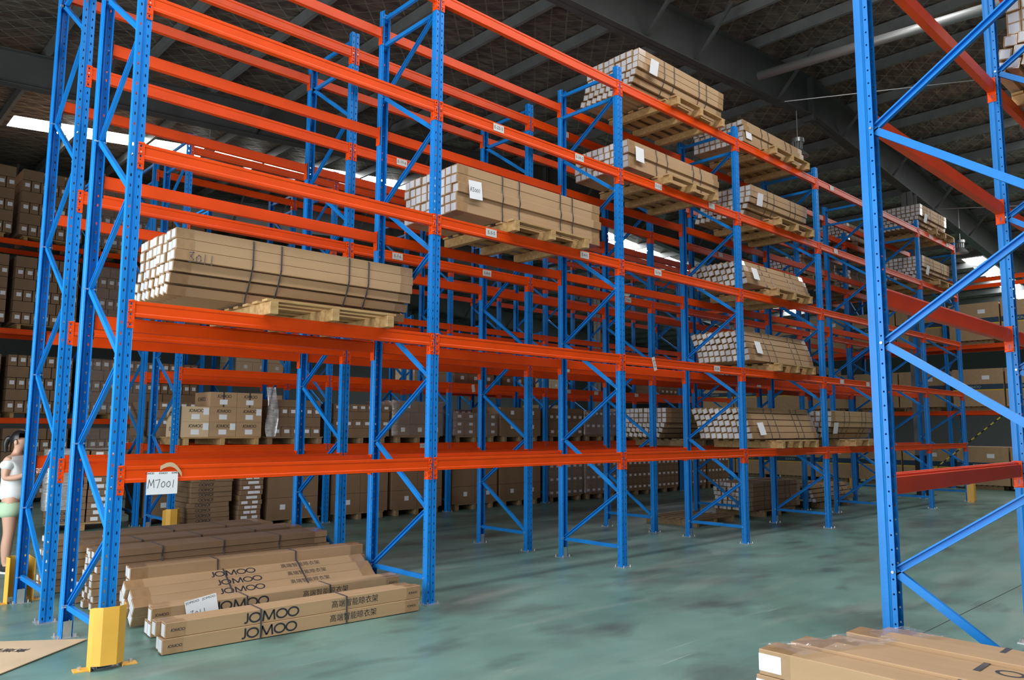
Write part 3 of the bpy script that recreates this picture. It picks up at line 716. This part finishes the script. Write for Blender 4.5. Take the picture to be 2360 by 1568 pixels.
# second aisle rack U: floor, first level
rnd = random.Random(11)
def uload(row, bay, k, a, c, layers, m=card2, wrap=None, label=None, worn=True):
    y0 = (UY if row == 0 else UY + 1.5) + .05; z = lv(k - 1) if k else 0
    where = 'on %s, %s bay %s, %s place' % (['the floor', 'lowest beams', 'second beams', 'third beams'][k], ['second aisle rack', 'rear box rack'][row], NUM[bay], 'first' if a < (UX[bay] + UX[bay + 1]) / 2 - .2 else 'second')
    pallet((a + c) / 2, y0 + .45, z, 'worn pallet under boxes ' + where, worn, (1.0, .9))
    load(label or ('stack of brown boxes ' + where), a, c, y0, y0 + .9, z + .12, layers, m, wrap)
big = [(2, 1, .33, True), (2, 1, .33, False), (2, 1, .33, False)]
mixd = [[(2, 1, .34, True), (2, 1, .25, True)], [(5, 1, .16, True), (1, 1, .16, False), (6, 1, .16, True), (2, 1, .12, False)], [(1, 1, .14, False), (6, 1, .15, True), (1, 1, .14, False), (7, 1, .13, True)], [(3, 1, .22, True), (3, 1, .22, False), (2, 1, .2, True)], [(4, 1, .15, True), (4, 1, .15, True), (4, 1, .15, True)]]
for bay in range(0, 6):
    xa, xb = UX[bay] + .12, UX[bay + 1] - .12; mid = (xa + xb) / 2
    for half in (0, 1):
        a, c = (xa, mid - .04) if half == 0 else (mid + .04, xb)
        if bay > 0 or half == 1:
            if bay == 0: a = 4.0
            uload(0, bay, 0, a, c, big if bay < 3 else [(6, 1, .14, True), (6, 1, .14, False), (6, 1, .14, True), (5, 1, .14, False), (6, 1, .14, True)], wrap=film if bay == 3 else None)
        if bay > 0 or half == 1: uload(0, bay, 1, a, c, mixd[(bay * 2 + half) % 5], wrap=film if (bay + half) % 2 == 0 else None)
        uload(1, bay, 0, xa if half == 0 else mid + .04, mid - .04 if half == 0 else xb, big, worn=True)
        uload(1, bay, 1, xa if half == 0 else mid + .04, mid - .04 if half == 0 else xb, mixd[(bay * 2 + half + 2) % 5], wrap=film if half else None)
        if (bay + half) % 3 == 0 and bay > 1: uload(1, bay, 2, xa if half == 0 else mid + .04, mid - .04 if half == 0 else xb, mixd[(bay + half) % 5])
# printed boxes on the lowest beams of the second aisle rack
zP = lv(0); pallet(3.2, UY + .48, zP, 'pale pallet under the printed boxes on the second aisle rack')
JB = logo_mesh(.045); JB2 = logo_mesh(.062)
spots = [(i, r) for r in range(2) for i in range(3)] + [(2, 2), (1, 2)]
PBX = {}
for (i, r) in spots:
    PBX[(i, r)] = t = tag(obj('printed_box', MB().box(-.205, .205, -.30, .30, 0, .225).mesh('printed_box', [card3 if i == 0 else card]), None, (2.79 + i * .415, UY + .32, zP + .121 + r * .227)), '%s printed box from the guard post, %s layer' % (ORD[i], ['bottom', 'middle', 'top'][r]), 'box', 'printed boxes on the second aisle rack')
    obj('lettering', JB, t, (.0, -.3008, .165), FRONT); obj('box_label', lab_mesh(.12, .075), t, (.0, -.301, .075))
    if (i, r) in ((0, 0), (0, 1), (1, 0), (2, 1)): obj('sticker', lab_mesh(.085, .10), t, (.155, -.301, .155))
    obj('lettering', JB2, t, (-.2058, .05, .12), (PI / 2, 0, -PI / 2))
    b = MB(); b.box(-.012, .012, -.3006, .3006, -.0005, .2262); obj('strap', b.mesh('strap', [strapm]), t, (.0, 0, 0)) if r == 2 else None
# loose film hanging from the printed boxes
b = MB(); rnd = random.Random(2); P = []
for j in range(13):
    row = []
    for i in range(6):
        z = .60 - j * .065; row.append((i * .035 + .03 * math.sin(j * .5 + i) + j * .004, .02 * math.sin(i * 2.1 + j * .7) - .02, z))
    P.append(row)
for j in range(12):
    for i in range(5): b.quad([P[j][i], P[j][i + 1], P[j + 1][i + 1], P[j + 1][i]])
obj('torn_film', b.mesh('torn_film', [filmw], smooth=True), PBX[(2, 2)], (.22, -.37, -.27))
# flat cartons stacked on the floor of the second aisle
JU = logo_mesh(.046)
FC = {}
def flat_stack(x0, x1, y0, y1, n, h, z0, lean, labels, lett, desc, rz=0.0, m=card2):
    w, d = x1 - x0, y1 - y0; fm = MB().box(-w / 2, w / 2, -d / 2, d / 2, 0, h - .003).mesh('flat_carton', [m], bevel=.003)
    rnd = random.Random(int(x0 * 50))
    for k in range(n):
        dx = lean * (k / n) ** 1.5 + rnd.uniform(-.012, .012)
        o = tag(obj('flat_carton', fm, None, ((x0 + x1) / 2 + dx, (y0 + y1) / 2 + rnd.uniform(-.01, .01), z0 + k * h + .001), (0, 0, rz + rnd.uniform(-.015, .015))), '%s, %s from the floor' % (desc, ['first', 'second', 'third', 'fourth', 'fifth', 'sixth', 'seventh', 'eighth', 'ninth', 'tenth', 'eleventh', 'twelfth', 'thirteenth'][k]), 'carton', desc + 's')
        if lett: obj('lettering', JU, o, (-w * .12, -d / 2 - .0008, h * .5), (PI / 2, PI, 0))
        if labels:
            obj('box_label', lab_mesh(.10, h * .55), o, (rnd.uniform(-.06, .06) - .05, -d / 2 - .001, h * .5)); obj('box_label', lab_mesh(.09, h * .55), o, (rnd.uniform(-.02, .02) + .07, -d / 2 - .001, h * .5))
pallet(1.84, 7.85, 0, 'pallet under the wrapped stack of flat cartons left of the rack', False, (1.0, .9), -.2)
t = thing('wrapped_carton_stack', 'stack of flat printed cartons wrapped in wrinkled white film', 'carton stack', (1.84, 7.85, .1205), -.2)
fA = MB().box(-.27, .27, -.45, .45, 0, .095).mesh('flat_carton', [card2], bevel=.003); fB = MB().box(-.22, .22, -.45, .45, 0, .095).mesh('flat_carton', [card2], bevel=.003); rnd = random.Random(8)
for k in range(11):
    o = obj('flat_carton', fA, t, (-.24 + rnd.uniform(-.01, .01), rnd.uniform(-.01, .01), k * .098)); obj('lettering', JU, o, (.02, -.4508, .05), (PI / 2, PI, 0))
    o = obj('flat_carton', fB, t, (.27 + rnd.uniform(-.01, .01), rnd.uniform(-.01, .01), k * .098))
    obj('box_label', lab_mesh(.10, .055), o, (-.08 + rnd.uniform(-.04, .04), -.451, .05)); obj('box_label', lab_mesh(.09, .055), o, (.05, -.451, .05))
b = MB(); rnd = random.Random(4); n = 10; R = []
for j in range(12):
    z = .20 + .90 * j / 11
    R.append([(-.535 - rnd.uniform(0, .02), .46 - .92 * i / n, z) for i in range(n)] + [(-.53 + .3 * i / 3, -.465 - rnd.uniform(0, .012), z) for i in range(4)])
for j in range(11):
    for i in range(len(R[0]) - 1): b.quad([R[j][i], R[j][i + 1], R[j + 1][i + 1], R[j + 1][i]])
for i in range(6): b.quad([(-.53 + 1.06 * i / 6, -.46, 1.09 + .01 * (i % 2)), (-.53 + 1.06 * (i + 1) / 6, -.46, 1.09 + .01 * ((i + 1) % 2)), (-.53 + 1.06 * (i + 1) / 6, .46, 1.09 + .01 * ((i + 1) % 2)), (-.53 + 1.06 * i / 6, .46, 1.09 + .01 * (i % 2))])
obj('stretch_film', b.mesh('stretch_film', [filmw], smooth=True), t)
flat_stack(2.74, 3.36, UY + .03, UY + .85, 11, .075, 0, .07, False, True, 'flat printed carton in the sagging stack by the guard')
flat_stack(3.50, 3.86, UY + .03, UY + .85, 12, .075, 0, .07, True, False, 'flat labelled carton in the leaning stack')
# cross rack: big cartons with navy band
bigc = MB().box(0, 1.0, -.62, .62, 0, 1.02).mesh('big_carton', [card], bevel=.004)
bandme = MB().box(-.0012, .0, -.615, .615, .46, .60).mesh('printed_band', [bandm]); yme = MB().box(-.0012, .0, -.615, .615, .425, .457).mesh('printed_line', [yelprint])
JW = logo_mesh(.065, mat('pale_print', (.30, .33, .33), .6))
for i in range(5):
    for k, z in enumerate((0, 2.113, 3.923)):
        for s in (0, 1):
            y = 9.7 - 2.7 * i - .72 - 1.28 * s
            where = 'on %s, cross rack bay %s, %s place' % (['the floor', 'lower beams', 'upper beams'][k], NUM[i], ORD[s])
            pallet(22.5, y, z, 'pallet under a big banded carton ' + where, True, (1.0, .9))
            t = tag(obj('big_carton', bigc, None, (21.98, y, z + .121)), 'big carton with a navy printed band ' + where, 'carton', 'big banded cartons on the cross rack')
            obj('printed_band', bandme, t); obj('printed_line', yme, t); obj('lettering', JW, t, (-.002, .1, .53), (PI / 2, 0, -PI / 2))
            obj('box_label', lab_mesh(.18, .11), t, (-.001, -.2, .78), (0, 0, -PI / 2))

# ================================================================== small things
# cardboard sheet
b = MB(); A = Vector((.10, .76)); B = Vector((-.66, 1.30)); C_ = Vector((-2.1, .30)); E_ = Vector((-1.35, -.42))
for (P4, z, mi) in (((A, B, (B + C_) / 2, (A + E_) / 2), .012, 0), (((A + E_) / 2, (B + C_) / 2, C_, E_), .009, 0)):
    pr = [Vector((p.x, p.y)) for p in P4]
    i = len(b.v); b.v += [(p.x, p.y, z - .006) for p in pr] + [(p.x, p.y, z) for p in pr]
    for f in ((3, 2, 1, 0), (4, 5, 6, 7), (0, 1, 5, 4), (1, 2, 6, 5), (2, 3, 7, 6), (3, 0, 4, 7)): b.f.append(tuple(i + q for q in f)); b.m.append(0)
cs = tag(obj('cardboard_sheet', b.mesh('cardboard_sheet', [card3])), 'flattened cardboard sheet lying on the floor by the end posts', 'cardboard')
obj('lettering', text_mesh('高端智能', .09, ink, 1, .001), cs, (-.42, .83, .0128), (0, 0, 2.4))
# paper M7001 taped to the lowest beam
pt = thing('paper_sign', 'white paper sign reading M7001 taped to the lowest orange beam', 'paper sign', (.30, -.012, 1.10))
obj('sheet', MB().box(-.105, .105, -.0006, .0006, 0, .155).mesh('sheet', [paper]), pt)
obj('handwriting', scribble('M7001', .058, pen, .004), pt, (-.096, -.0016, .045), FRONT)
for x in (-.09, 0, .085): obj('lettering', logo_mesh(.012), pt, (x, -.0012, .146), FRONT)
b = MB()
for k in range(8):
    t0, t1 = k / 8, (k + 1) / 8
    f = lambda t: (-.02 + .15 * t, -.002 - .006 * math.sin(t * PI), .165 + .03 * math.sin(t * PI) - .05 * t * t * t)
    p, q = f(t0), f(t1); b.quad([p, q, (q[0], q[1] - .002, q[2] + .03), (p[0], p[1] - .002, p[2] + .03)])
obj('tape_strip', b.mesh('tape_strip', [card3]), pt)
# high bay lamps
def lamp(x, y, zb, ztop_, label):
    t = thing('high_bay_lamp', label, 'lamp', (x, y, zb))
    b = MB(); b.lathe([(.205, 0), (.21, .008), (.15, .09), (.09, .15), (.075, .165)], 32); obj('shade', solid(b, 'lamp_shade', [lampm], .003), t)
    b = MB(); b.lathe([(0, .12), (.07, .12), (.06, .16)], 20); obj('bulb_socket', b.mesh('bulb_socket', [paper], smooth=True), t)
    b = MB()
    for k in range(10):
        a = 2 * PI * k / 10; b.tube((.085 * math.cos(a), .085 * math.sin(a), .165), (.085 * math.cos(a), .085 * math.sin(a), .30), .013, 6)
    b.tube((0, 0, .165), (0, 0, .30), .06, 14); obj('heat_sink', b.mesh('heat_sink', [lampm]), t)
    b = MB(); b.tube((0, 0, .30), (0, 0, .38), .13, 24); obj('cap', b.mesh('cap', [lampm]), t)
    b = MB(); b.tube((0, 0, .38), (0, 0, ztop_ - zb), .012, 8); obj('hanger', b.mesh('hanger', [steel]), t)
lamp(12.75, 1.27, 7.02, 8.03, 'grey high bay lamp hanging from the ridge rafter above the aisle rack')
lamp(22.6, 1.27, 6.65, 7.95, 'grey high bay lamp hanging beyond the end of the aisle rack')
lamp(3.95, 8.95, 6.70, 7.36, 'open reflector lamp hanging from the rafter near the long skylight')
# striped guy rod at the row end
b = MB(); p, q = Vector((19.5, 2.0, .0)), Vector((19.5, -.9, 2.45)); n = 40
for k in range(n): b.tube(p.lerp(q, k / n), p.lerp(q, (k + 1) / n), .016, 6, k % 2)
tag(obj('striped_guy_rod', b.mesh('striped_guy_rod', [mat('stripe_yellow', (.75, .55, .02), .5), black])), 'slanting guy rod wrapped in black and yellow stripes', 'guy rod')

# ================================================================== the woman at the left
skinm = mat('skin', (0.62, 0.36, 0.25), .5); shirtm = mat('white_cotton', (0.74, 0.76, 0.76), .8, bump=.25, bscale=9); shortm = mat('green_cotton', (0.45, 0.62, 0.42), .8, bump=.2, bscale=10)
hairm = mat('black_hair', (0.012, 0.011, 0.012), .35); shoem = mat('black_canvas', (0.02, 0.02, 0.024), .7)
def skin_mesh(name, V, Ed, Rr, m, sub=2):
    me = bpy.data.meshes.new(name); me.from_pydata(V, Ed, []); o = bpy.data.objects.new('tmp', me); COL.objects.link(o)
    o.modifiers.new('skin', 'SKIN'); sd = o.modifiers.new('sub', 'SUBSURF'); sd.levels = sub
    for v, r in zip(me.skin_vertices[0].data, Rr): v.radius = r if isinstance(r, tuple) else (r, r)
    me.skin_vertices[0].data[0].use_root = True
    dg = bpy.context.evaluated_depsgraph_get(); dg.update(); out = bpy.data.meshes.new_from_object(o.evaluated_get(dg)); bpy.data.objects.remove(o)
    out.materials.clear(); out.materials.append(m)
    for p in out.polygons: p.use_smooth = True
    return out
per = thing('person', 'woman in white shirt and green shorts looking down at her hands', 'person', (.23, 4.30, 0), -.7563)
# local: faces +x, left side +y
V = [(0, 0, .80), (0, 0, .92), (.01, 0, 1.06), (.0, 0, 1.20), (.0, 0, 1.265), (.025, 0, 1.32), (.045, 0, 1.39), (.055, 0, 1.45)]
Rr = [(.125, .10), (.10, .085), (.11, .09), (.10, .08), (.045, .045), (.045, .045), (.075, .085), (.06, .07)]
Ed = [(i, i + 1) for i in range(7)]
def limb(root, pts, rad):
    prev = root
    for p, r in zip(pts, rad): V.append(p); Rr.append(r); Ed.append((prev, len(V) - 1)); prev = len(V) - 1
    return prev
for s, dx in ((-1, .04), (1, -.06)):
    limb(0, [(dx * .4, s * .075, .72), (dx, s * .08, .43), (dx - .02, s * .078, .27), (dx - .02, s * .075, .085), (dx + .06, s * .08, .035), (dx + .12, s * .082, .03)], [.088, .058, .060, .036, .034, .026])
for s in (-1, 1):
    e = limb(3, [(.0, s * .135, 1.20), (.0, s * .165, 1.00), (.13, s * .13, 1.02), (.20, s * .085, 1.06), (.235, s * .07, 1.075)], [.052, .038, .032, .022, .024])
    for k, (dy, l) in enumerate(((-.022, .05), (-.008, .06), (.007, .056), (.020, .045))):
        limb(e, [(.262, s * .07 + dy, 1.085), (.262 + l * .5, s * .07 + dy, 1.08), (.262 + l, s * .07 + dy - s * .004, 1.062)], [.0085, .008, .0065])
    limb(e, [(.240, s * .05, 1.095), (.262, s * .035, 1.105), (.285, s * .032, 1.105)], [.009, .0085, .007])
body = obj('body', skin_mesh('body', V, Ed, Rr, skinm), per)
face = bmesh.new()
V = [(.01, 0, .73), (.0, 0, .88), (.012, 0, 1.06), (.0, 0, 1.19), (.0, 0, 1.245)]; Ed = [(0, 1), (1, 2), (2, 3), (3, 4)]; Rr = [(.165, .15), (.15, .135), (.145, .125), (.125, .105), (.062, .062)]
for s in (-1, 1): limb(3, [(.0, s * .14, 1.185), (.0, s * .168, 1.085)], [.075, .072])
obj('shirt', skin_mesh('shirt', V, Ed, Rr, shirtm), per)
V = [(0, 0, .80), (0, 0, .74)]; Ed = [(0, 1)]; Rr = [(.145, .13), (.125, .115)]
for s, dx in ((-1, .03), (1, -.02)): limb(0, [(dx * .4, s * .075, .72), (dx, s * .095, .56)], [.118, .122])
obj('shorts', skin_mesh('shorts', V, Ed, Rr, shortm), per)
def ellipsoid(name, c, r, m, cut=None, n=20):
    bm = bmesh.new(); bmesh.ops.create_uvsphere(bm, u_segments=n, v_segments=n // 2 + 4, radius=1)
    for v in bm.verts:
        v.co = Vector((v.co.x * r[0] + c[0], v.co.y * r[1] + c[1], v.co.z * r[2] + c[2]))
    if cut: bmesh.ops.delete(bm, geom=[v for v in bm.verts if cut(v.co)], context='VERTS')
    me = bpy.data.meshes.new(name); bm.to_mesh(me); bm.free(); me.materials.append(m)
    for p in me.polygons: p.use_smooth = True
    return me
obj('hair', ellipsoid('hair', (.038, 0, 1.425), (.102, .092, .105), hairm, lambda c: c.x > .085 and c.z < 1.475 or c.z < 1.36 or (c.x > .055 and c.z < 1.41)), per)
V = [(-.055, 0, 1.44), (-.10, 0, 1.44), (-.125, 0, 1.37), (-.12, 0, 1.27)]; obj('ponytail', skin_mesh('ponytail', V, [(0, 1), (1, 2), (2, 3)], [.03, .035, .032, .015], hairm), per)
obj('nose', ellipsoid('nose', (.128, 0, 1.385), (.020, .012, .018), skinm, n=10), body); obj('mouth', ellipsoid('mouth', (.118, 0, 1.345), (.008, .020, .006), mat('lips', (.45, .16, .14), .4), n=10), body)
for s in (-1, 1):
    obj('eye', ellipsoid('eye', (.112, s * .034, 1.41), (.008, .013, .006), black, n=8), body); obj('ear', ellipsoid('ear', (.04, s * .088, 1.39), (.018, .010, .028), skinm, n=10), body)
for s, dx in ((-1, .04), (1, -.06)):
    sh = obj('shoe', ellipsoid('shoe', (dx + .045, s * .08, .045), (.115, .043, .050), shoem, lambda c: c.z < .012), per)
    obj('sole', MB().prism([(dx + .045 + .115 * math.cos(t * PI / 8), s * .08 + .044 * math.sin(t * PI / 8)) for t in range(16)], 'z', .0, .016).mesh('sole', [paper]), sh)
